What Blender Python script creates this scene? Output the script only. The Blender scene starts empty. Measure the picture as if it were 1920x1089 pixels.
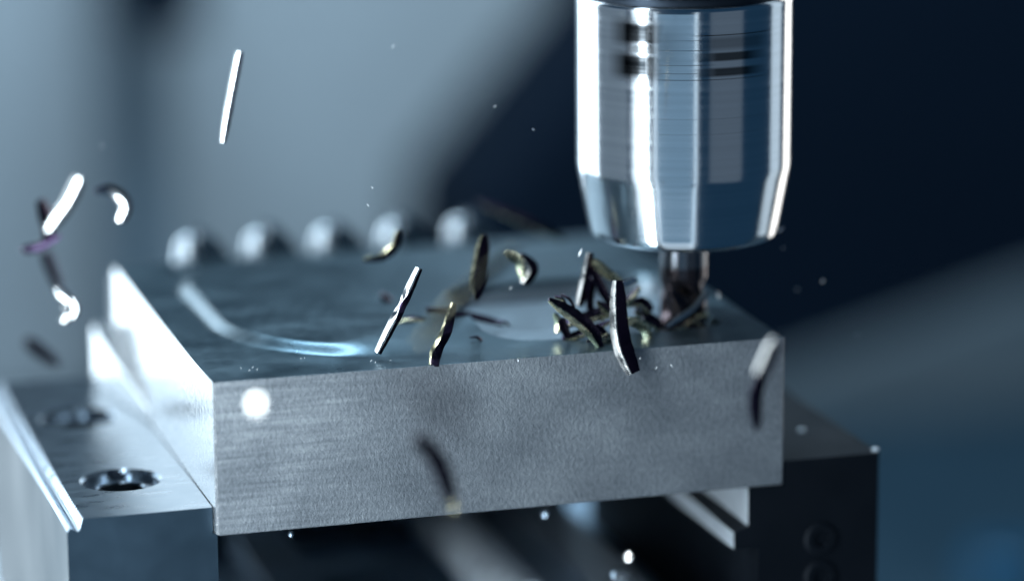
import bpy, bmesh, math, random
import numpy as np
from mathutils import Vector, Matrix, Euler

random.seed(7); rng = np.random.RandomState(11)
S = bpy.context.scene
COL = S.collection
MM = 0.001            # everything below is laid out in millimetres

# ------------------------------------------------------------------ camera
CAM_ROT = (math.radians(77.166), 0.0, math.radians(-16.4234))
CAM_ROLL = math.radians(-0.446)
CAM_LOC = np.array((-105.90, -532.96, 138.29))
cam = bpy.data.cameras.new("camera")
cam.lens = 120.0; cam.sensor_width = 36.0; cam.sensor_fit = 'HORIZONTAL'
cam.clip_start = 0.02; cam.clip_end = 50.0
cam.dof.use_dof = True; cam.dof.focus_distance = 0.571; cam.dof.aperture_fstop = 4.4
co = bpy.data.objects.new("camera", cam); COL.objects.link(co)
RM = (Matrix.Rotation(CAM_ROT[2], 3, 'Z') @ Matrix.Rotation(CAM_ROT[0], 3, 'X') @ Matrix.Rotation(CAM_ROLL, 3, 'Z'))
co.matrix_world = Matrix.Translation(Vector(CAM_LOC) * MM) @ RM.to_4x4()
S.camera = co
RN = np.array(RM)

# ------------------------------------------------------------------ world
w = bpy.data.worlds.new("World"); S.world = w; w.use_nodes = True
bg = w.node_tree.nodes["Background"]
bg.inputs[0].default_value = (0.10, 0.34, 0.70, 1); bg.inputs[1].default_value = 0.105

# ------------------------------------------------------------------ lamps (strip and panel lamps inside the machine, plus added fills)
U = np.array((-0.331, -0.944)); LEFT = np.array((-0.944, 0.331))     # from the spindle towards the photographer, and to his left
def lamp(name, loc, target, sx, sz, L, color):
    d = bpy.data.lights.new(name, 'AREA'); d.shape = 'RECTANGLE'
    d.size = sx * MM; d.size_y = sz * MM
    d.energy = L * math.pi * sx * sz * MM * MM
    d.color = color
    o = bpy.data.objects.new(name, d); COL.objects.link(o)
    o.location = Vector(loc) * MM
    o.rotation_euler = (Vector(target) - Vector(loc)).to_track_quat('-Z', 'Y').to_euler()
    return o
def around(a, d, z, c=(88, 20)):
    v = math.cos(math.radians(a)) * U + math.sin(math.radians(a)) * LEFT
    return (c[0] + v[0] * d, c[1] + v[1] * d, z)
COOL = (0.72, 0.88, 1.0); BLUE = (0.46, 0.74, 1.0); WARM = (1.0, 0.97, 0.92)
KEY = around(42, 190, 15)
lamp("lamp_rear_panel", around(126, 590, -10), (40, 30, 0), 500, 640, 4.0, COOL)
lamp("lamp_side_strip", around(51, 300, -20), (88, 20, -20), 40, 420, 1.4, COOL)
lamp("lamp_near_strip", KEY, (10, 0, -12), 22, 400, 27.0, (0.76, 0.90, 1.0))
lamp("lamp_left_fill", around(84, 600, -60), (88, 20, -20), 480, 520, 0.20, COOL)  # added fill, lifts the left part of the nut
lamp("lamp_door_window", around(8, 1150, -420), (88, 20, -200), 900, 900, 0.34, BLUE)
lamp("lamp_low_fill", around(8, 1150, -1150), (88, 20, -200), 900, 520, 0.65, COOL)  # added low down, only to brighten the nut's cone
lamp("lamp_door_tube", around(-13, 1050, -350), (88, 20, -200), 60, 1400, 1.1, COOL)
lamp("lamp_door_tube_left", around(30, 1050, -350), (88, 20, -200), 46, 1400, 1.5, COOL)
lamp("lamp_front_right_fill", around(-46, 950, -60), (88, 20, -60), 640, 560, 0.10, (0.78, 0.9, 1.0))  # added soft fill, greys the right half of the nut
lamp("lamp_right_strip", around(-144, 480, 20), (88, 20, 0), 170, 420, 2.4, WARM)
lamp("lamp_right_fill", around(-114, 480, 0), (88, 20, 0), 160, 420, 0.8, COOL)
lamp("lamp_wall_fill", (90, 330, 560), (150, 760, -120), 420, 260, 21.0, (0.62, 0.84, 1.0))  # added out of view to brighten the back wall
lamp("lamp_apron_fill", (520, 380, 250), (430, 640, -190), 160, 120, 7.0, (0.55, 0.82, 1.0))  # added out of view to brighten the slate apron

S.view_settings.view_transform = 'Standard'; S.view_settings.look = 'None'
S.view_settings.exposure = 0.0; S.view_settings.gamma = 1.0
S.view_settings.use_curve_mapping = False
S.render.engine = 'CYCLES'
S.cycles.use_denoising = True
S.cycles.caustics_reflective = True
S.cycles.max_bounces = 8
S.cycles.sample_clamp_indirect = 6.0

# ------------------------------------------------------------------ helpers
def ray(px, py):
    """direction through a point of the 1920 px wide photograph"""
    return RN @ np.array(((px - 960) / 6400.0, -(py - 544.5) / 6400.0, -1.0))
def at(px, py, y):
    d = ray(px, py); t = (y - CAM_LOC[1]) / d[1]; return CAM_LOC + t * d
def on_z(px, py, z):
    d = ray(px, py); t = (z - CAM_LOC[2]) / d[2]; return CAM_LOC + t * d

def nodes(name):
    m = bpy.data.materials.new(name); m.use_nodes = True
    nt = m.node_tree; return m, nt, nt.nodes["Principled BSDF"]
def coords(nt, scale=(1, 1, 1)):
    tc = nt.nodes.new("ShaderNodeTexCoord"); mp = nt.nodes.new("ShaderNodeMapping")
    mp.inputs["Scale"].default_value = scale
    nt.links.new(tc.outputs["Object"], mp.inputs["Vector"]); return mp.outputs[0]
def noise(nt, vec, scale, detail=4, rough=0.55):
    n = nt.nodes.new("ShaderNodeTexNoise"); n.inputs["Scale"].default_value = scale
    n.inputs["Detail"].default_value = detail; n.inputs["Roughness"].default_value = rough
    nt.links.new(vec, n.inputs["Vector"]); return n.outputs["Fac"]
def maprange(nt, v, a, b, c, d):
    n = nt.nodes.new("ShaderNodeMapRange")
    for i, x in zip((1, 2, 3, 4), (a, b, c, d)): n.inputs[i].default_value = x
    nt.links.new(v, n.inputs[0]); return n.outputs[0]
def ramp(nt, v, stops):
    n = nt.nodes.new("ShaderNodeValToRGB")
    e = n.color_ramp.elements
    while len(e) < len(stops): e.new(0.5)
    for k, (p, c) in zip(e, stops): k.position = p; k.color = (*c, 1)
    nt.links.new(v, n.inputs[0]); return n.outputs[0]
def bump(nt, b, h, strength, dist):
    n = nt.nodes.new("ShaderNodeBump"); n.inputs["Strength"].default_value = strength
    n.inputs["Distance"].default_value = dist
    nt.links.new(h, n.inputs["Height"]); nt.links.new(n.outputs[0], b.inputs["Normal"]); return n
def mathn(nt, op, a, b):
    n = nt.nodes.new("ShaderNodeMath"); n.operation = op
    for i, x in enumerate((a, b)):
        if isinstance(x, (int, float)): n.inputs[i].default_value = x
        else: nt.links.new(x, n.inputs[i])
    return n.outputs[0]

def metal(name, color, rough, metallic=1.0, var=0.08, scale=(300, 300, 300), ns=1.0, bstr=0.0, bdist=0.0002, aniso=0.0):
    m, nt, b = nodes(name)
    v = coords(nt, scale); n = noise(nt, v, ns, 5)
    c = [min(1, x * (1 - var * 2)) for x in color]; d = [min(1, x * (1 + var * 2)) for x in color]
    nt.links.new(ramp(nt, n, ((0.3, c), (0.7, d))), b.inputs["Base Color"])
    nt.links.new(maprange(nt, n, 0.3, 0.7, max(0.02, rough - var), rough + var), b.inputs["Roughness"])
    b.inputs["Metallic"].default_value = metallic
    b.inputs["Anisotropic"].default_value = aniso
    if bstr: bump(nt, b, n, bstr, bdist)
    return m

# materials -----------------------------------------------------------
def mat_block_side():
    m, nt, b = nodes("blasted_steel")
    fine = noise(nt, coords(nt, (1500, 1500, 1100)), 1.0, 3, 0.6)
    grit = noise(nt, coords(nt, (3600, 3600, 3000)), 1.0, 2, 0.5)
    streak = noise(nt, coords(nt, (60, 60, 1400)), 1.0, 4, 0.6)
    cloud = noise(nt, coords(nt, (45, 45, 70)), 1.0, 4, 0.6)
    sepx = nt.nodes.new("ShaderNodeSeparateXYZ"); tcx = nt.nodes.new("ShaderNodeTexCoord"); nt.links.new(tcx.outputs["Object"], sepx.inputs[0])
    left = maprange(nt, sepx.outputs[0], -0.040, -0.012, 1.0, 0.12)          # sawn streaks fade out away from the corner
    stk = mathn(nt, 'ADD', mathn(nt, 'MULTIPLY', mathn(nt, 'SUBTRACT', streak, 0.5), left), 0.5)
    mix = mathn(nt, 'ADD', mathn(nt, 'MULTIPLY', fine, 0.26), mathn(nt, 'ADD', mathn(nt, 'MULTIPLY', stk, 0.36), mathn(nt, 'MULTIPLY', cloud, 0.38)))
    nt.links.new(ramp(nt, mix, ((0.36, (0.135, 0.15, 0.167)), (0.50, (0.25, 0.268, 0.288)), (0.64, (0.41, 0.43, 0.445)))), b.inputs["Base Color"])
    nt.links.new(maprange(nt, cloud, 0.3, 0.7, 0.50, 0.64), b.inputs["Roughness"])
    b.inputs["Metallic"].default_value = 0.40
    h = mathn(nt, 'ADD', mathn(nt, 'MULTIPLY', fine, 0.7), mathn(nt, 'MULTIPLY', grit, 0.5))
    bump(nt, b, h, 0.7, 0.00028)
    return m
def mat_block_top():
    m, nt, b = nodes("milled_steel_top")
    tc = nt.nodes.new("ShaderNodeTexCoord")
    wv = nt.nodes.new("ShaderNodeTexWave"); wv.wave_type = 'RINGS'; wv.rings_direction = 'Z'
    mp = nt.nodes.new("ShaderNodeMapping"); mp.inputs["Location"].default_value = (-0.03, 0.03, 0)
    nt.links.new(tc.outputs["Object"], mp.inputs["Vector"]); nt.links.new(mp.outputs[0], wv.inputs["Vector"])
    wv.inputs["Scale"].default_value = 105; wv.inputs["Distortion"].default_value = 3.0; wv.inputs["Detail"].default_value = 3
    sm = noise(nt, coords(nt, (60, 90, 60)), 1.0, 5, 0.65)
    sp = noise(nt, coords(nt, (1400, 1400, 1400)), 1.0, 3, 0.6)
    nt.links.new(ramp(nt, sm, ((0.35, (0.085, 0.135, 0.165)), (0.65, (0.145, 0.205, 0.24)))), b.inputs["Base Color"])
    r = mathn(nt, 'ADD', maprange(nt, sm, 0.3, 0.7, 0.26, 0.40), mathn(nt, 'MULTIPLY', wv.outputs["Fac"], 0.015))
    nt.links.new(r, b.inputs["Roughness"])
    b.inputs["Metallic"].default_value = 0.9
    h = sp
    bump(nt, b, h, 0.18, 0.0001)
    return m
M = {}
M['side'] = mat_block_side(); M['top'] = mat_block_top()
M['pocket'] = metal("fresh_milled_lit_floor", (0.27, 0.32, 0.36), 0.42, 0.8, 0.06, (260, 700, 260), 1.0, 0.2, 0.0001)  # freshly cut; the lighter colour also stands for its bright reflection
M['holder'] = metal("turned_steel", (0.74, 0.76, 0.78), 0.13, 1.0, 0.03, (6, 6, 900), 1.0, 0.06, 0.00004)
M['dark_groove'] = metal("dark_groove_steel", (0.035, 0.045, 0.06), 0.42, 0.9, 0.06, (40, 40, 3000), 1.0)  # groove wall, darker than the nut
M['mill'] = metal("dark_coated_carbide", (0.075, 0.06, 0.065), 0.22, 1.0, 0.05, (500, 500, 300), 1.0, 0.1)
M['shank'] = metal("ground_carbide_shank", (0.16, 0.165, 0.18), 0.2, 1.0, 0.03)
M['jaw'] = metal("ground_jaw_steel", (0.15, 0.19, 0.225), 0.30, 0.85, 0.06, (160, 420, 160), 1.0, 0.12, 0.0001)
M['jaw_side'] = metal("darkened_jaw_side", (0.055, 0.075, 0.088), 0.6, 0.25, 0.08, (70, 45, 30), 1.0, 0.1, 0.0002)  # colour darkened to hold this face below the rear panel's glare
M['dark_jaw'] = metal("black_oxide_steel", (0.004, 0.007, 0.012), 0.5, 0.4, 0.05, (120, 120, 120), 1.0, 0.08)
M['dark_blue'] = metal("dark_blue_steel", (0.022, 0.042, 0.062), 0.46, 0.5, 0.06, (140, 140, 140), 1.0, 0.08)
M['bright'] = metal("polished_steel", (0.80, 0.83, 0.86), 0.22, 1.0, 0.03)
M['satin'] = metal("satin_steel", (0.66, 0.70, 0.74), 0.42, 0.45, 0.05)
M['ground'] = metal("ground_lit_side", (0.80, 0.80, 0.80), 0.24, 0.9, 0.05, (900, 900, 900), 1.0, 0.12, 0.0001)  # smooth finish; the pale colour carries the strong side light
M['edge'] = metal("pale_edge_steel", (0.28, 0.33, 0.38), 0.34, 1.0, 0.10, (40, 500, 40), 1.0, 0.2, 0.0001)  # paler than the jaw body
M['hole'] = metal("oily_hole_wall", (0.17, 0.21, 0.25), 0.22, 1.0, 0.06)
M['pin'] = metal("pale_glint_pin", (0.84, 0.90, 0.96), 0.30, 1.0, 0.04)  # near-white colour stands for the highlight on each pin head
M['chip'] = metal("straw_steel_chip", (0.82, 0.72, 0.46), 0.25, 1.0, 0.08, (900, 900, 900), 1.0, 0.10, 0.00006)  # straw tint deepened to stand for yellow fringes on lit edges
M['chip_dark'] = metal("shaded_violet_chip", (0.032, 0.021, 0.042), 0.23, 1.0, 0.06, (900, 900, 900), 1.0, 0.10, 0.00006)  # violet-black put in for unlit facets and their colour fringes
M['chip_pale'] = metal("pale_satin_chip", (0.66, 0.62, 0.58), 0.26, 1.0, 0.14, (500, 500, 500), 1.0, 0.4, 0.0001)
M['chip_bright'] = metal("lit_bright_chip", (0.84, 0.82, 0.80), 0.20, 1.0, 0.04, (1200, 1200, 1200), 1.0, 0.3, 0.00008)  # brighter colour for facets meant to shine in the strip lamp
M['wall'] = metal("painted_panel", (0.42, 0.46, 0.49), 0.6, 0.0, 0.03, (12, 12, 12), 1.0)
M['post'] = metal("grey_painted_post", (0.10, 0.15, 0.19), 0.55, 0.0, 0.04, (12, 12, 12), 1.0)
M['black'] = metal("black_painted_housing", (0.001, 0.006, 0.015), 0.8, 0.0, 0.03, (15, 15, 15), 1.0)
M['black'].node_tree.nodes['Principled BSDF'].inputs['Specular IOR Level'].default_value = 0.12
M['slate'] = metal("slate_painted_apron", (0.105, 0.13, 0.148), 0.6, 0.0, 0.04, (15, 15, 15), 1.0)
M['table'] = metal("oiled_blue_grey_table", (0.008, 0.030, 0.050), 0.6, 0.0, 0.08, (25, 25, 25), 1.0)

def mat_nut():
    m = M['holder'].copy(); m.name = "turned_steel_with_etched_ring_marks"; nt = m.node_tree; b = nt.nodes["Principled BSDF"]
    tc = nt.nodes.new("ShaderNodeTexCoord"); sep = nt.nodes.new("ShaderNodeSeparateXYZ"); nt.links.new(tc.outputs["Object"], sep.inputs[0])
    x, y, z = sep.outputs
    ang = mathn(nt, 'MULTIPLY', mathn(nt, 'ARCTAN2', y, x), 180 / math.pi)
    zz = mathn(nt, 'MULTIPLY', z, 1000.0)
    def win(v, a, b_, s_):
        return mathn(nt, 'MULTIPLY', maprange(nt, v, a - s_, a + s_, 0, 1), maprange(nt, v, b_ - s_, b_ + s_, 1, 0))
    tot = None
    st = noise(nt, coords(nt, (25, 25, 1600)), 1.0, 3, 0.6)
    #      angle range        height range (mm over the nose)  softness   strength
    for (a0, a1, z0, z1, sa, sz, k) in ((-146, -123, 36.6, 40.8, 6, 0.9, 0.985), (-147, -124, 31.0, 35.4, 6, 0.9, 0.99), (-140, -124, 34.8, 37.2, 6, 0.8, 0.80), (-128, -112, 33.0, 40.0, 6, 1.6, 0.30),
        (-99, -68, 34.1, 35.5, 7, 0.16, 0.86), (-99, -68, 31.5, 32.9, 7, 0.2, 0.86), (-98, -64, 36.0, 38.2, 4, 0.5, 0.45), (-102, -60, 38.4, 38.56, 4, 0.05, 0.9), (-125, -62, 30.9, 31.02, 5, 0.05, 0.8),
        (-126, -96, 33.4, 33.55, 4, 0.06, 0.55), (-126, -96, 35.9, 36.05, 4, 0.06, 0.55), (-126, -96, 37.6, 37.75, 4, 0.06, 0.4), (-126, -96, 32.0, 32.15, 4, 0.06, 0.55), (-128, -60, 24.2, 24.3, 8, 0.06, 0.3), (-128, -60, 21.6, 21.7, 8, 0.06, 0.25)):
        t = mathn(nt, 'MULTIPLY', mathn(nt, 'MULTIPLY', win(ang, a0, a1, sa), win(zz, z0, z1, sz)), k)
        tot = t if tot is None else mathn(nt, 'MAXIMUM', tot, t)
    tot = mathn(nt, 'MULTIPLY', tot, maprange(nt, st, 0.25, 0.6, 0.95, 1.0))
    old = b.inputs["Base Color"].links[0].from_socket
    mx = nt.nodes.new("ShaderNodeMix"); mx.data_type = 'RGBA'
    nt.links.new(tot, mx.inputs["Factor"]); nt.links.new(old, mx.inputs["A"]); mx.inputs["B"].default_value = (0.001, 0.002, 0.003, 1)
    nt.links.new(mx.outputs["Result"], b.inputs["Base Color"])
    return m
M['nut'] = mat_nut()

def obj(name, verts, faces, mat, parent=None, smooth=False, mats=None, midx=None):
    me = bpy.data.meshes.new(name)
    me.from_pydata([tuple(float(c) * MM for c in v) for v in verts], [], [tuple(int(i) for i in f) for f in faces])
    for mm in (mats or [mat]): me.materials.append(mm)
    if midx is not None: me.polygons.foreach_set("material_index", list(midx))
    bm = bmesh.new(); bm.from_mesh(me)
    bmesh.ops.recalc_face_normals(bm, faces=bm.faces); bm.to_mesh(me); bm.free()
    if smooth:
        me.polygons.foreach_set("use_smooth", [True] * len(me.polygons))
        try: me.set_sharp_from_angle(angle=math.radians(smooth if smooth is not True else 35))
        except Exception: pass
    me.update()
    o = bpy.data.objects.new(name, me); COL.objects.link(o)
    if parent is not None: o.parent = parent
    return o
def empty(name, loc, label, cat, group=None):
    o = bpy.data.objects.new(name, None); COL.objects.link(o)
    o.empty_display_size = 0.005
    o.location = Vector(loc) * MM
    tag(o, label, cat, group); return o
def tag(o, label, cat=None, group=None):
    o["label"] = label
    if cat: o["category"] = cat
    if group: o["group"] = group
    return o
def structure(o): o["kind"] = "structure"; return o
def rel(vs, base): return [np.asarray(v, float) - np.asarray(base, float) for v in vs]

def box(x0, x1, y0, y1, z0, z1):
    v = [(x, y, z) for z in (z0, z1) for y in (y0, y1) for x in (x0, x1)]
    return v, [(0, 1, 3, 2), (4, 6, 7, 5), (0, 4, 5, 1), (1, 5, 7, 3), (3, 7, 6, 2), (2, 6, 4, 0)]
def prism_y(profile, y0, y1):
    """closed (x, z) outline extruded along y"""
    n = len(profile)
    v = [(x, y0, z) for x, z in profile] + [(x, y1, z) for x, z in profile]
    f = [tuple(range(n)), tuple(range(2 * n - 1, n - 1, -1))] + [(i, (i + 1) % n, n + (i + 1) % n, n + i) for i in range(n)]
    return v, f
def prism_poly(pts, depth):
    """outline given as points, extruded by a vector"""
    n = len(pts); d = np.array(depth)
    v = [np.array(p) for p in pts] + [np.array(p) + d for p in pts]
    f = [tuple(range(n)), tuple(range(2 * n - 1, n - 1, -1))] + [(i, (i + 1) % n, n + (i + 1) % n, n + i) for i in range(n)]
    return v, f
def bevel(o, width, seg=2, angle=40):
    b = o.modifiers.new("bevel", 'BEVEL'); b.width = width * MM; b.segments = seg
    b.limit_method = 'ANGLE'; b.angle_limit = math.radians(angle); b.harden_normals = False
    return o
def lathe(profile, c, n=96, radial=None, cap0=True, cap1=True):
    v = []; f = []; k = len(profile)
    for (r, z) in profile:
        for j in range(n):
            a = 2 * math.pi * j / n
            rr = r if radial is None else radial(a, z, r)
            v.append((c[0] + rr * math.cos(a), c[1] + rr * math.sin(a), z))
    for i in range(k - 1):
        for j in range(n):
            f.append((i * n + j, i * n + (j + 1) % n, (i + 1) * n + (j + 1) % n, (i + 1) * n + j))
    if cap0: f.append(tuple(range(n)))
    if cap1: f.append(tuple(range((k - 1) * n, k * n)))
    return v, f
def smooth(x): x = np.clip(x, 0, 1); return x * x * (3 - 2 * x)

# ================================================================== SETTING
# machine table far below the vise and the sheet walls behind it
structure(obj("machine_table", *box(-26, 1100, -60, 761.5, -230, -200), M['table']))
structure(obj("back_wall", *box(-700, 1100, 762, 775, -420, 620), M['wall']))

structure(bevel(obj("added_dark_panel", *box(-700, 236, 735, 761, 62, 620), M['black']), 5))  # added out of view so the block top reflects black, not wall
# grey post between the wall panels, with the dark bracket on top of it
pl = at(226, 300, 700)[0]; pr = at(318, 300, 700)[0]
tag(bevel(obj("wall_post", *box(pl, pr, 700, 745, -199.6, 300), M['post']), 3), "dark grey upright post against the pale back wall", "post")
q0 = at(214, 0, 690); q1 = at(352, 44, 690)
tag(bevel(obj("post_bracket", *box(q0[0], q1[0], 655, 699.5, q1[2], q1[2] + 75), M['black']), 6), "black bracket box fixed high on the grey post", "bracket")
# black machine housing with a slanting left flank, apron below it
HY = 640
out = [at(*p, HY) for p in ((1215, -160), (1165, 50), (880, 405), (870, 640))] + [at(2450, 640, HY), at(2450, -160, HY)]
out[0][0] += 30; out[0][2] = out[5][2] = 460.0  # top carried up out of view so the block top mirrors black
out[3][2] = out[4][2] = -199.0
mh = empty("machine_housing", (out[3][0], HY, -199), "black machine housing with slanting flank standing behind the tool", "housing")
v, f = prism_poly(out, (0, 100, 0)); v = rel(v, (out[3][0], HY, -199))
bevel(obj("cover", v, f, M['black'], mh), 8)
x0 = out[3][0] + 8
v, f = prism_poly([(x0, HY - 9, -199.4), (760, HY - 9, -199.4), (760, HY - 9, -112), (450, HY - 9, -150), (340, HY - 9, -180), (x0, HY - 9, -194)], (0, 8.5, 0))
bevel(obj("apron", rel(v, (out[3][0], HY, -199)), f, M['slate'], mh), 1)
p = at(1885, 1165, 420)
v, f = lathe([(12, -199.5), (12, -188), (10.5, -186.5), (7, -186.5), (7, -191)], (p[0], 420), 32)
tag(obj("blue_hose_cap", v, f, metal("blue_plastic", (0.008, 0.08, 0.16), 0.4, 0.0, 0.03), smooth=True), "small bright blue cap lying on the dark table", "cap")

# ================================================================== VISE
vb = empty("vise_bed", (47, 58, -200), "dark steel vise base under the gap between the two jaws", "vise bed")
def rb(name, x0, x1, y0, y1, z0, z1, mat, bev=0.6):
    v, f = box(x0, x1, y0, y1, z0, z1); o = obj(name, rel(v, (47, 58, -200)), f, mat, vb); return bevel(o, bev)
M['bed'] = metal("oily_bed_steel", (0.40, 0.53, 0.66), 0.45, 0.3, 0.06, (90, 90, 90), 1.0, 0.1)
rb("body", -24, 117.5, 3, 118, -199.5, -60.2, M['bed'], 1.0)
v, f = prism_y([(58 + 5.6 * math.cos(a), -49.5 + 5.6 * math.sin(a)) for a in np.linspace(0, 2 * math.pi, 33)[:-1]], 14, 96)
obj("spindle_rod", rel(v, (47, 58, -200)), f, M['satin'], vb, smooth=40)
rb("rod_bearing", 49, 67, 96.2, 98.6, -60, -42, M['dark_blue'])
rb("guide_rail", 20, 30, 8, 98, -60, -52, M['bed'])
rb("guide_rail", 74, 84, 8, 98, -60, -50, M['satin'])
for (x, y) in ((76, 14), (79, 26)):
    v, f = lathe([(2.2, -49.8), (2.2, -48.6), (1.7, -47.8), (0.9, -47.4)], (x, y), 20)
    obj("screw_head", rel(v, (47, 58, -200)), f, M['bright'], vb, smooth=30)

ZT = -21.9
def counterbore(parent, base, x, y, zt, R=6.5, r=3.7, d=4.6, mat=None, deep=18):
    v, f = lathe([(R + 0.55, zt), (R, zt - 0.6), (R, zt - d), (r + 0.3, zt - d), (r, zt - d - 0.3), (r, zt - deep)], (x, y), 48, cap0=False)
    return obj("screw_hole", rel(v, base), f, mat or M['bright'], parent, smooth=30)
def jaw_mesh(profile, x0, x1, y0, y1, zt, holes, skip):
    """profile (x, z) walls along y, end caps, and a top sheet with round holes"""
    bm = bmesh.new(); n = len(profile)
    A = [bm.verts.new((x, y0, z)) for x, z in profile]; B = [bm.verts.new((x, y1, z)) for x, z in profile]
    for i in range(n):
        if i == skip: continue
        bm.faces.new((A[i], A[(i + 1) % n], B[(i + 1) % n], B[i]))
    bm.faces.new(A); bm.faces.new(B[::-1])
    a, b = skip, (skip + 1) % n
    ed = []
    loop = [A[a], A[b], B[b], B[a]]
    for i in range(4):
        e = bm.edges.get((loop[i], loop[(i + 1) % 4])) or bm.edges.new((loop[i], loop[(i + 1) % 4])); ed.append(e)
    for (hx, hy, hr) in holes:
        ring = [bm.verts.new((hx + hr * math.cos(t), hy + hr * math.sin(t), zt)) for t in np.linspace(0, 2 * math.pi, 49)[:-1]]
        ed += [bm.edges.new((ring[i], ring[(i + 1) % 48])) for i in range(48)]
    bmesh.ops.triangle_fill(bm, use_beauty=True, use_dissolve=False, edges=ed, normal=(0, 0, 1))
    bm.verts.index_update()
    v = [tuple(x.co) for x in bm.verts]; f = [tuple(y.index for y in x.verts) for x in bm.faces]
    bm.free(); return v, f
# left jaw ------------------------------------------------------------
LB = (-12, 48, -60)
lj = empty("vise_jaw", LB, "bright ground steel vise jaw with two counterbored screw holes", "vise jaw")
prof = [(-0.15, -26.45), (0.6, -26.45), (0.6, -60), (-24.4, -60), (-24.4, -24.0), (-23.9, -23.3), (-22.7, -24.0), (-22.2, -23.8), (-21.75, ZT), (-0.15, ZT)]
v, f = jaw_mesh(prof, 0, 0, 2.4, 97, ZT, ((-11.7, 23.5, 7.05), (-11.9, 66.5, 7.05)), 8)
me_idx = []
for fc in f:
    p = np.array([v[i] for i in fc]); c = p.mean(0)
    if len(fc) == 10: me_idx.append(1)  # end faces take a darker steel than the top
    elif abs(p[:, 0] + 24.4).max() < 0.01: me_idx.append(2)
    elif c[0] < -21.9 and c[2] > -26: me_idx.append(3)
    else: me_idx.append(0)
obj("body", rel(v, LB), f, None, lj, mats=[M['jaw'], M['dark_blue'], M['jaw_side'], M['edge']], midx=me_idx)
for y in (23.5, 66.5): counterbore(lj, LB, -11.7 if y < 40 else -11.9, y, ZT, 6.5, 4.0, 1.5, M['hole'])
vv = []; ff = []
for k in range(66):                                   # fine serration teeth along the outer top edge
    y = 2.6 + k * 1.42
    b = len(vv)
    vv += [(-22.35, y, -23.75), (-21.70, y + 0.3, ZT + 0.06), (-22.75, y + 0.55, -22.6), (-22.35, y + 1.1, -23.75), (-21.70, y + 0.9, ZT + 0.06)]
    ff += [(b, b + 1, b + 2), (b + 1, b + 4, b + 2), (b + 4, b + 3, b + 2), (b, b + 2, b + 3), (b, b + 3, b + 4, b + 1)]
st = obj("serration", rel(vv, LB), ff, M['edge'], lj); st["kind"] = "stuff"
# right jaw -----------------------------------------------------------
RB = (107, 48, -60)
rj = empty("vise_jaw", RB, "black oxide steel vise jaw with sharp corner, clamping the block from the dark side", "vise jaw")
prof = [(100.06, -26.4), (100.06, ZT - 0.2), (117.8, ZT - 0.2), (117.8, -60), (95.5, -60), (95.5, -37.4), (91.0, -37.2), (91.0, -34.2), (93.6, -33.2), (93.6, -26.4)]
v, f = jaw_mesh(prof, 0, 0, 0.2, 97, ZT - 0.2, ((109.2, 60, 4.35),), 1)
midx = []
for fc in f:
    p = np.array([v[i] for i in fc]); c = p.mean(0)
    midx.append(1 if (len(fc) == 4 and ((abs(p[:, 0] - 91.0).max() < 0.01) or (abs(p[:, 0] - 93.6).max() < 0.01 and c[2] > -33))) else 0)  # inner wall strips coloured pale in place of reflected light
o = obj("body", rel(v, RB), f, None, rj, mats=[M['dark_jaw'], M['satin']], midx=midx)
for y in (60,): counterbore(rj, RB, 109.2, y, ZT - 0.2, 4.0, 2.4, 3.4, M['dark_jaw'], 14)
for z in (-36.7, -43.6):
    vv = []; n = 24                                   # socket screws sunk in the end face
    prf = [(3.0, 0.25), (3.0, -0.25), (2.6, -0.5), (1.5, -0.5), (1.5, 0.1)]
    for (r, dy) in prf:
        vv += [(107 + r * math.cos(t), 0.2 + dy, z + r * math.sin(t)) for t in np.linspace(0, 2 * math.pi, n + 1)[:-1]]
    ff = [(i * n + j, i * n + (j + 1) % n, (i + 1) * n + (j + 1) % n, (i + 1) * n + j) for i in range(4) for j in range(n)] + [tuple(range(4 * n, 5 * n))]
    obj("socket_screw", rel(vv, RB), ff, M['dark_jaw'], rj, smooth=30)
# edge glints: rounded arrises on the dark jaw
v, f = prism_y([(117.82, ZT - 0.75), (117.95, ZT - 0.45), (117.75, ZT - 0.12), (117.45, ZT - 0.1)], 0.25, 97)
obj("rounded_edge", rel(v, RB), f, M['dark_jaw'], rj)

# ---- row of round-headed pins on a rail behind the block ---------------
RLB = (45, 104, -60)
rl = empty("pin_rail", RLB, "dark rail carrying a row of five polished round-headed pins behind the block", "pin rail")
v, f = box(2, 92, 98.9, 109, -60, -4.5); bevel(obj("rail", rel(v, RLB), f, M['dark_blue'], rl), 1.0)
for k in range(5):
    x = 16.2 + 13.55 * k
    v, f = lathe([(2.1, -4.6), (2.3, -3.4), (2.35, -1.8), (2.2, -0.2), (1.85, 1.3), (1.2, 2.3), (0.4, 2.8)], (x, 103.5), 32)
    dz = (0.0, 0.3, -0.2, 0.2, -0.1)[k]
    tv, tf = prism_y([(x + 2.2, -4.45), (x + 2.0, 2.9 + dz), (x + 3.6, 3.3 + dz), (x + 5.6, 2.0 + dz), (x + 8.6, -2.2), (x + 9.2, -4.45)], 100.2, 107.6)
    obj("pin_shade", rel(tv, RLB), tf, M['dark_blue'], rl)  # dark wedge added for the shaded right side of each pin
    obj("pin", rel(v, RLB), f, M['pin'], rl, smooth=60)

# ---- little end stop touching the block's lit side ---------------------
v, f = prism_poly([(-0.06, 58, ZT + 0.02), (-0.06, 91.5, ZT + 0.02), (-4.6, 91.5, ZT + 0.02), (-4.6, 87, ZT + 0.02)], (0, 0, 0.0))
zt = [-19.5, -10.5, -10.5, -11.5]
v = v[:4] + [(p[0], p[1], zt[k]) for k, p in enumerate(v[:4])]
tag(bevel(obj("end_stop", v, f, M['ground']), 0.4), "small bright wedge-shaped end stop pressed against the block's brightly lit side", "end stop")

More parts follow.
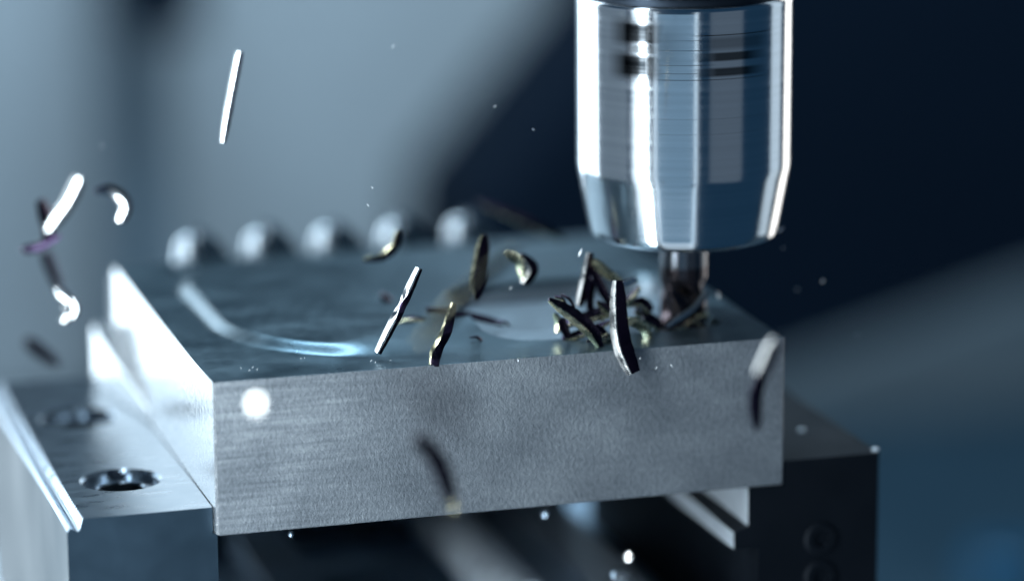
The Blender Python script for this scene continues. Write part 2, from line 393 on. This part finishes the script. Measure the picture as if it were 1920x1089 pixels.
# ================================================================== WORKPIECE
W_, H_, D_ = 100.0, 26.26, 92.4
def sd_rbox(X, Y, x0, x1, y0, y1, rr):
    """signed distance, corner radii by quadrant (left-front, left-back, right-front, right-back)"""
    cx, cy = (x0 + x1) / 2, (y0 + y1) / 2
    r = np.where(X < cx, np.where(Y < cy, rr[0], rr[1]), np.where(Y < cy, rr[2], rr[3]))
    qx = np.abs(X - cx) - (x1 - x0) / 2 + r; qy = np.abs(Y - cy) - (y1 - y0) / 2 + r
    return np.minimum(np.maximum(qx, qy), 0) + np.hypot(np.maximum(qx, 0), np.maximum(qy, 0)) - r
NX, NY = 276, 254
xs = np.linspace(0.0, W_, NX); ys = np.linspace(0.0, D_, NY)
X, Y = np.meshgrid(xs, ys)
boss = sd_rbox(X, Y, 6.6, 97.0, 6.2, 82.5, (32, 18, 8, 8))
wd_ = 3.8 + 18.0 * smooth((X - 22) / 22) * smooth((45 - Y) / 15)
Z = 1.75 * smooth((0.2 - boss) / wd_)
pk = sd_rbox(X, Y, 51.0, 93.4, 10.6, 48.0, (9, 7, 4.6, 7))
tip = np.hypot(X - 88.7, Y - 20.7) - 4.45
pk = np.minimum(pk, tip)
Z = Z - 3.6 * smooth((0.1 - pk) / 0.65)
edge = np.minimum(np.minimum(X, W_ - X), np.minimum(Y, D_ - Y))
Z = Z - 0.06 * np.clip(1 - edge / 0.3, 0, 1)
v = [(x, y, z) for x, y, z in zip(X.ravel(), Y.ravel(), Z.ravel())]
f = [(j * NX + i, j * NX + i + 1, (j + 1) * NX + i + 1, (j + 1) * NX + i) for j in range(NY - 1) for i in range(NX - 1)]
midx = [1 if (pk[j, i] < -0.35) else 0 for j in range(NY - 1) for i in range(NX - 1)]
wp = empty("workpiece_block", (50, 46, -H_), "thick grey steel block with milled top, white-lit side and grainy front face", "steel block")
WB = (50, 46, -H_)
obj("milled_top", rel(v, WB), f, None, wp, smooth=50, mats=[M['top'], M['pocket']], midx=midx)
# sides and bottom, arrises broken by a small chamfer
c = 0.35; z1 = -0.06
ring = lambda i, z: [(c if i else 0, 0, z)]
o8 = lambda z, k: [(k, 0, z), (W_ - k, 0, z), (W_, k, z), (W_, D_ - k, z), (W_ - k, D_, z), (k, D_, z), (0, D_ - k, z), (0, k, z)]
v = o8(z1, c) + o8(-H_ + 0.25, c) + [(x + (0.25 if x < 50 else -0.25), y + (0.25 if y < 46 else -0.25), -H_) for x, y, _ in o8(0, c)]
f = [(i, (i + 1) % 8, 8 + (i + 1) % 8, 8 + i) for i in range(8)] + [(8 + i, 8 + (i + 1) % 8, 16 + (i + 1) % 8, 16 + i) for i in range(8)] + [tuple(range(16, 24))]
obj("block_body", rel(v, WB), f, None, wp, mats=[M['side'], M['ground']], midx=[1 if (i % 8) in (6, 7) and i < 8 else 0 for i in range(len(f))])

# ================================================================== TOOL HOLDER AND END MILL
TC = (88.7, 20.7)
TB = (TC[0], TC[1], 14)
th = empty("tool_holder", TB, "shiny cylindrical steel tool holder with tapered nose gripping the cutter", "tool holder")
prof = [(4.25, 22), (4.25, 15.0), (5.0, 14.4), (12.6, 14.4), (14.6, 14.5), (15.7, 14.85), (16.3, 15.4), (16.6, 16.2)]
prof += [(16.6 + (18.5 - 16.6) * t, 16.3 + 10.0 * t) for t in np.linspace(0.05, 1, 14)]
prof += [(18.62, 27.0), (18.68, 27.8)]
prof += [(18.68 + 0.1 * t, 27.8 + 28.6 * t) for t in np.linspace(0.02, 1, 60)]
prof += [(18.6, 56.9), (18.2, 57.2)]
v, f = lathe(prof, TC, 256, cap0=False, cap1=True)
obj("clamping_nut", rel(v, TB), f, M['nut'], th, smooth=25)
v, f = lathe([(17.9, 57.2), (17.9, 58.3)], TC, 128)
obj("groove", rel(v, TB), f, M['dark_groove'], th, smooth=30)
v, f = lathe([(18.4, 58.3), (19.1, 58.8), (19.2, 59.6), (19.2, 95)], TC, 160)
obj("upper_collar", rel(v, TB), f, M['holder'], th, smooth=25)
# end mill: ground shank and four helical flutes
em = empty("end_mill", (TC[0], TC[1], -2.6), "dark fluted end mill cutting into the steel block's pocket", "end mill")
EB = (TC[0], TC[1], -2.6)
v, f = lathe([(4.12, 9.2), (4.12, 21)], TC, 64)
obj("shank", rel(v, EB), f, M['shank'], em, smooth=30)
def flute(a, z, r):
    tw = a - 0.16 * (z - 9.2) * -1.0
    depth = float(smooth((7.4 - z) / 3.6))
    s = (tw * 4 / (2 * math.pi)) % 1.0
    shape = max(0.0, math.sin(math.pi * min(1, s / 0.72))) if s < 0.72 else 0.0
    return r * (1 - 0.40 * depth * shape ** 0.8)
v, f = lathe([(4.12, z) for z in np.linspace(-2.6, 9.2, 60)], TC, 112, flute)
obj("flutes", rel(v, EB), f, M['mill'], em, smooth=40)

# ================================================================== CHIPS
def spline(P, n):
    P = np.asarray(P, float); k = len(P)
    if k == 2: return np.array([P[0] + (P[1] - P[0]) * t for t in np.linspace(0, 1, n)])
    Q = np.vstack([2 * P[0] - P[1], P, 2 * P[-1] - P[-2]]); out = []
    for t in np.linspace(0, k - 1 - 1e-9, n):
        i = int(t); u = t - i; a, b, c_, d = Q[i:i + 4]
        out.append(0.5 * (2 * b + (c_ - a) * u + (2 * a - 5 * b + 4 * c_ - d) * u * u + (3 * b - a - 3 * c_ + d) * u ** 3))
    return np.array(out)
KINDS = {   # facet widths (share of the width), fold, tilt of the lit facet, lit and shaded tones put into the two facets' materials
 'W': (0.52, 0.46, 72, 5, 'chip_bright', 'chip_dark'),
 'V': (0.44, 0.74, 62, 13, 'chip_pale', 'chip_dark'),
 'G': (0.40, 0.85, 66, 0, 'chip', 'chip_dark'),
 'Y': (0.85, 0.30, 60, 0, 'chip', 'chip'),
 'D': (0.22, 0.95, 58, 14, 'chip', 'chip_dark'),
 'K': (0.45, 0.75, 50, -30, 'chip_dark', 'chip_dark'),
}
def chip(label, pix, y, width, kind, tilt=0, group=None, n=26, taper=None, jag=0.035, flat=False):
    """a curled sliver of swarf with two faces meeting in a ridge; path points are (photo x, photo y) at depth y"""
    fa, fb, fold, off, ma, mb = KINDS[kind]; width *= 0.9
    P = []
    for i, q in enumerate(pix):
        t = i / (len(pix) - 1)
        P.append(at(q[0], q[1], y if not isinstance(y, tuple) else y[0] + (y[1] - y[0]) * t))
    C = spline(P, n); base = C.mean(0)
    T = np.gradient(C, axis=0); T /= np.linalg.norm(T, axis=1)[:, None]
    tl = tilt if isinstance(tilt, (tuple, list)) else (tilt, tilt)
    ph = rng.uniform(0, 6); V = []; t0_, t1_ = rng.uniform(0.15, 0.75, 2)
    for i in range(n):
        t = i / (n - 1)
        view = C[i] - CAM_LOC; view /= np.linalg.norm(view)
        s0 = np.cross(T[i], view); s0 /= np.linalg.norm(s0)
        n0 = np.cross(s0, T[i]); n0 *= -np.sign(n0 @ view)
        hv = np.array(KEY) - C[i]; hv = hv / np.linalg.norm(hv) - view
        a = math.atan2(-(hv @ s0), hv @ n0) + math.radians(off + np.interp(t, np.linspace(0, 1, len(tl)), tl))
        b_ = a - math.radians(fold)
        nrm = lambda p: math.cos(p) * n0 - math.sin(p) * s0
        sid = lambda p: math.cos(p) * s0 + math.sin(p) * n0
        k = (1 - (t0_ if t < 0.5 else t1_) * abs(2 * t - 1) ** 3) * (1 + jag * math.sin(7 * t + ph) + 0.5 * jag * math.sin(31 * t + 2 * ph))
        wa = width * fa * k * (1 + jag * rng.uniform(-1, 1)); wb = width * fb * k * (1 + jag * rng.uniform(-1, 1))
        shift = (sid(a) * wa - sid(b_) * wb) * 0.5
        c0 = C[i] + (np.dot(shift, s0)) * s0
        th_ = min(0.35, width * 0.16)
        inn = -(nrm(a) + nrm(b_)); inn = inn / np.linalg.norm(inn) * th_
        L = c0 - sid(a) * wa; Rr = c0 + sid(b_) * wb
        V += [L, (L + c0) / 2 + nrm(a) * wa * 0.05, c0 - sid(a) * wa * 0.06, c0 + sid(b_) * wb * 0.06, (c0 + Rr) / 2 + nrm(b_) * wb * 0.05, Rr,
              Rr + inn * 0.7, c0 + inn * 1.1, L + inn * 0.7]
    m = 9; F = []; MI = []
    for i in range(n - 1):
        for j in range(m):
            F.append((i * m + j, i * m + (j + 1) % m, (i + 1) * m + (j + 1) % m, (i + 1) * m + j))
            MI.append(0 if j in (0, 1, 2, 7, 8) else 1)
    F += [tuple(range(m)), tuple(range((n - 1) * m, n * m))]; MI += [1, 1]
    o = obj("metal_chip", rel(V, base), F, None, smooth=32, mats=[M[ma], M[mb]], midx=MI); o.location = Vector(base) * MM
    return tag(o, label, "metal chip", group)
CH = [
 # flying, far from the cutter
 ("straight bright metal sliver flying alone in front of the pale wall", [(450, 98), (432, 190), (418, 268)], 5, 2.0, 'W', 0),
 ("pale straight chip leaning over the dark crossed chips beside the lit block side", [(150, 336), (126, 385), (90, 434)], -14, 3.2, 'W', 9),
 ("dark upright chip crossing under the pale leaning chip", [(76, 375), (92, 425), (90, 460)], -10, 3.0, 'K', 0),
 ("short dark chip lying across the foot of the dark upright chip", [(40, 468), (68, 462), (112, 440)], -10, 2.4, 'K', 0),
 ("thin dark chip hanging below the crossed dark chips", [(84, 470), (96, 500), (112, 540)], -26, 2.2, 'K', 0),
 ("bright hooked chip curled like a question mark in the air", [(178, 360), (206, 356), (230, 372), (236, 394), (226, 416)], -8, 2.7, 'W', (30, 10, 0, 0)),
 ("small curled glinting chip hanging above the end stop", [(108, 540), (122, 556), (128, 582), (120, 604)], -12, 2.4, 'W', (0, 0, 40, 0)),
 ("narrow pale flake beside the small curled glinting chip", [(138, 562), (143, 580), (136, 596)], -12, 1.6, 'W', 0),
 ("short blurred dark chip floating below the small curled glinting chip", [(48, 636), (74, 656), (112, 684)], -34, 2.6, 'K', 0),
 # around the middle of the top
 ("dark sickle-shaped chip in front of a round pin", [(748, 430), (740, 462), (716, 482), (682, 488)], 34, 1.9, 'D', (0, 0, -10)),
 ("long bright twisted sliver with a dark waist standing over the block top", [(786, 503), (754, 572), (708, 662)], 6, 2.3, 'W', (0, 0, 0, 62, 0, 0, 0)),
 ("broad upright black chip with a bright left edge", [(908, 440), (900, 500), (892, 562)], 22, 2.9, 'D', (8, 8)),
 ("curled straw-coloured chip bent like a bracket", [(948, 474), (972, 490), (982, 522)], 18, 1.8, 'Y', 0),
 ("short pale curved flake next to the curled straw-coloured chip", [(976, 478), (998, 504), (982, 532)], 20, 2.3, 'V', 0),
 ("thin dark blurred sliver flying beside the tool holder's nose", [(896, 378), (968, 408), (1056, 450)], 66, 1.7, 'D', (20, 20, 20, -10)),
 ("brown twisted chip hanging over the block's front edge", [(850, 568), (836, 622), (816, 664), (812, 708)], 0, 2.0, 'G', (0, 50, 0, 55, 0)),
 ("dark horizontal chip lying behind the brown twisted chip", [(800, 580), (868, 588), (944, 606)], 26, 2.0, 'K', 0),
 ("out-of-focus dark bar-like chip slanting in front of the block top", [(966, 466), (880, 545), (786, 646)], (-64, -74), 2.3, 'G', (50, 40, 0)),
 ("small dark fleck behind the long twisted sliver", [(716, 552), (726, 560), (738, 572)], 40, 1.9, 'K', 0),
 # heap beside the cutter
 ("slim bright-edged chip leaning left at the peak of the heap", [(1106, 474), (1098, 520), (1086, 574)], 14, 1.9, 'V', 0),
 ("dark chip leaning right from the peak of the heap", [(1102, 478), (1124, 530), (1152, 584)], 15, 2.0, 'K', 0),
 ("straw-coloured chip bridging from the heap's peak to its bright fold", [(1112, 488), (1134, 508), (1164, 530)], 13, 1.9, 'Y', 0),
 ("black chip with golden lower edge reaching out of the heap to the left", [(1030, 562), (1076, 592), (1110, 622), (1130, 658)], (2, 3), 2.8, 'G', 0),
 ("pale chip tucked under the golden-edged black chip", [(1116, 610), (1134, 632), (1142, 656)], 6, 1.9, 'V', -8),
 ("large white and violet-black chip standing upright at the front of the heap", [(1158, 526), (1160, 600), (1168, 650), (1188, 700)], (0, -3), 3.6, 'V', (0, 0, 4)),
 ("wide dark scoop-shaped chip curving across the heap", [(1056, 606), (1116, 590), (1166, 570), (1200, 536)], (10, 12), 3.4, 'D', (-8, -10)),
 ("bright folded flake on the rim of the scoop-shaped chip", [(1148, 532), (1170, 532), (1194, 522)], 9, 2.0, 'W', 0),
 ("dark flat chip at the bottom left of the heap", [(1052, 598), (1058, 614), (1068, 634)], 8, 2.0, 'K', 0),
 ("dull dark chip lying flat under the golden-edged black chip", [(1056, 636), (1096, 622), (1150, 600)], 9, 1.9, 'D', 0),
 ("glossy yellow-white arched chip at the foot of the heap", [(1168, 602), (1192, 604), (1210, 618), (1216, 636)], 6, 2.0, 'Y', 0),
 ("gold-edged chip half buried behind the large upright chip", [(1120, 566), (1150, 590), (1186, 604)], 9, 1.8, 'G', 0),
 ("short yellow curl between the golden-edged chip and the large upright chip", [(1116, 648), (1132, 634), (1150, 628)], 5, 1.5, 'Y', 0),
 ("dark curl wedged under the scoop-shaped chip's right end", [(1176, 572), (1204, 566), (1222, 584)], 13, 1.8, 'D', 0),
 ("violet-black chip leaning against the slim bright-edged chip", [(1114, 520), (1106, 556), (1110, 596)], 16, 1.7, 'K', 10),
 ("small gold chip on its edge left of the heap", [(1040, 588), (1048, 606), (1044, 624)], 10, 1.4, 'Y', 0),
 ("grey chip lying flat left of the brown twisted chip", [(742, 606), (772, 598), (806, 606)], 24, 1.6, 'G', 0),
 # around the cutter
 ("bright slender chip rising from the cutter's tip", [(1326, 548), (1300, 580), (1250, 614)], (14, 11), 1.9, 'W', 0),
 ("dark curled chip hugging the left of the cutter's tip", [(1192, 582), (1218, 596), (1246, 614)], 14, 2.0, 'D', 0),
 ("small grey chip lying before the cutter's tip", [(1206, 598), (1226, 610), (1240, 620)], 11, 1.4, 'G', 0),
 ("dark chip with a pale tip right of the cutter", [(1330, 592), (1306, 602), (1284, 618)], 15, 1.9, 'G', (0, 40, 60)),
 # out of focus in front of the block
 ("blurred dark curved chip falling in front of the grainy front face", [(780, 818), (816, 856), (836, 900), (848, 940)], -60, 3.0, 'K', 0),
 ("pale blurred end fragment below the falling dark curved chip", [(842, 938), (848, 948), (850, 960)], -54, 1.8, 'Y', 18),
 ("very blurred bluish chip close in front of the block's middle", [(770, 700), (818, 748), (872, 806)], -150, 2.2, 'K', 0),
 ("blurred dark crescent chip near the block's right corner", [(1434, 694), (1418, 742), (1420, 806)], -48, 2.3, 'K', 0),
 ("blurred pale chip above the dark crescent chip", [(1456, 636), (1440, 672), (1424, 704)], -62, 2.6, 'V', 16),
 # on the back of the block
 ("short bright curl lying at the back edge of the block top", [(792, 482), (816, 478), (842, 480)], 92, 3.4, 'W', 0),
 ("tiny round bright curl beside the short curl at the block's back edge", [(868, 466), (868, 480), (868, 492)], 90, 2.6, 'W', 8),
]
for (lab, pix, y, wd, kd, tl) in CH:
    chip(lab, pix, y, wd, kd, tl)
# fine slivers scattered through the heap and on the block top
for k, (x0, y0, x1, y1, yy) in enumerate(((1040, 556, 1062, 574, 6), (1052, 552, 1078, 578, 7), (1140, 552, 1168, 566, 9), (1090, 606, 1132, 600, 8), (1178, 640, 1204, 648, 6), (1220, 628, 1246, 634, 9), (1262, 622, 1290, 612, 12),
        (1100, 640, 1124, 646, 5), (1184, 572, 1206, 590, 13), (1296, 604, 1318, 612, 14), (880, 632, 904, 640, 12), (930, 604, 956, 612, 20))):
    chip("hair-thin short sliver among the chips on the block top", [(x0, y0), ((x0 + x1) / 2 + 3, (y0 + y1) / 2 - 4), (x1, y1)], yy, 0.7, ('G', 'K', 'V')[k % 3], 0, "fine slivers among the chips", n=10)
# flakes added to stand for glints in the dark gap under the block
for (px, py, yy, rr, lab) in ((1178, 1043, 6, 0.9, "round flake standing in for a glint in the dark gap near the black jaw"), (1150, 1076, 10, 0.6, "smaller dull flake standing in for a second glint just below the round flake"),
        (1022, 962, 12, 0.8, "half-hidden flake peeping out under the block's bottom edge"), (545, 1000, 8, 0.55, "tiny glinting flake under the block's bottom edge by the bright jaw")):
    fc = at(px, py, yy)
    q = ((Vector(KEY) - Vector(fc)).normalized() + (Vector(CAM_LOC) - Vector(fc)).normalized()).to_track_quat('Z', 'Y')
    v, f = lathe([(rr * 0.5, -0.2), (rr, -0.1), (rr * 0.96, 0.0), (rr * 0.5, 0.08)], (0, 0), 18)
    o = obj("glint_flake", v, f, M['chip_pale'] if px == 1178 else M['hole'], smooth=50); o.location = Vector(fc) * MM; o.rotation_mode = 'QUATERNION'; o.rotation_quaternion = q
    tag(o, lab, "metal flake")
for (px, py, lab) in ((1503, 806, "small pale flake standing in for a glint on the black jaw beside the block"), (1641, 842, "small flake on the black jaw's outer corner")):  # flakes added in place of small highlights on the jaw
    fc = on_z(px, py, ZT + 0.1)
    v, f = lathe([(0.4, -0.25), (0.7, -0.1), (0.65, 0.1), (0.3, 0.3)], (0, 0), 10)
    o = obj("glint_flake", v, f, M['satin'], smooth=50); o.location = Vector(fc) * MM
    tag(o, lab, "metal flake")
# a round spatter flake, turned so that it mirrors the strip lamp
fc = at(480, 757, -72)
hv = Vector(KEY) - Vector(fc); hv.normalize(); vv_ = Vector(CAM_LOC) - Vector(fc); vv_.normalize()
q = (hv + vv_).to_track_quat('Z', 'Y')
v, f = lathe([(0.4, -0.18), (0.8, -0.12), (0.92, 0.0), (0.8, 0.025), (0.4, 0.04)], (0, 0), 28)
o = obj("spatter_flake", v, f, M['chip_pale'], smooth=50); o.location = Vector(fc) * MM; o.rotation_mode = 'QUATERNION'; o.rotation_quaternion = q
tag(o, "round bright spatter flake hovering before the front face's lit corner", "metal flake")

# tiny bright specks thrown up by the cutter
M['speck'] = metal("bright_speck", (0.9, 0.9, 0.9), 0.5, 0.3, 0.02)
def speck(px, py, y, l, ang):
    c_ = at(px, py, y); r = l * 0.28
    d = np.array((math.cos(ang), 0.2, math.sin(ang))); d /= np.linalg.norm(d); e = np.cross(d, (0, 1, 0)); e /= np.linalg.norm(e); g = np.cross(d, e)
    V = [d * l, -d * l * 0.9, e * r, -e * r * 0.8, g * r, -g * r]
    F = [(0, 2, 4), (0, 4, 3), (0, 3, 5), (0, 5, 2), (1, 4, 2), (1, 3, 4), (1, 5, 3), (1, 2, 5)]
    o = obj("metal_speck", V, F, M['speck']); o.location = Vector(c_) * MM
    return o
for (px, py, y, l, a) in ((698, 352, 12, .32, 2), (690, 385, 12, .4, 2.2), (192, 275, -6, .3, 1.5), (737, 88, 30, .4, 1), (1000, 243, 14, .3, 2.4), (928, 200, 20, .3, 1),
    (1088, 474, 8, .95, 1.1), (1464, 431, 12, .9, .6), (1543, 527, 12, .4, 1), (1495, 542, 20, .35, 0.2), (1607, 628, 10, .25, 1), (1347, 555, 16, .9, 1.55), (208, 588, -8, .25, 1),
    (958, 540, 12, .35, .8), (1330, 473, 12, .2, 1), (1468, 465, 14, .3, .4), (972, 676, -2, .4, 1.8), (1260, 686, -2, .45, 2.2), (1230, 690, -2, .3, 1), (1200, 672, -2, .25, 1)):
    tag(speck(px, py, y, l, a), "tiny bright metal speck hanging in the air", "metal speck", "tiny specks thrown up by the cutter")
for (px, py) in ((452, 690), (468, 694), (474, 688), (482, 692), (565, 672), (571, 671), (568, 655), (696, 676), (704, 679), (732, 676), (844, 645), (648, 650)):
    p = on_z(px, py, 0.12)
    tag(speck(px, py, p[1], 0.24, rng.uniform(0, 3)), "tiny bright metal speck lying on the block top", "metal speck", "specks lying on the block top")
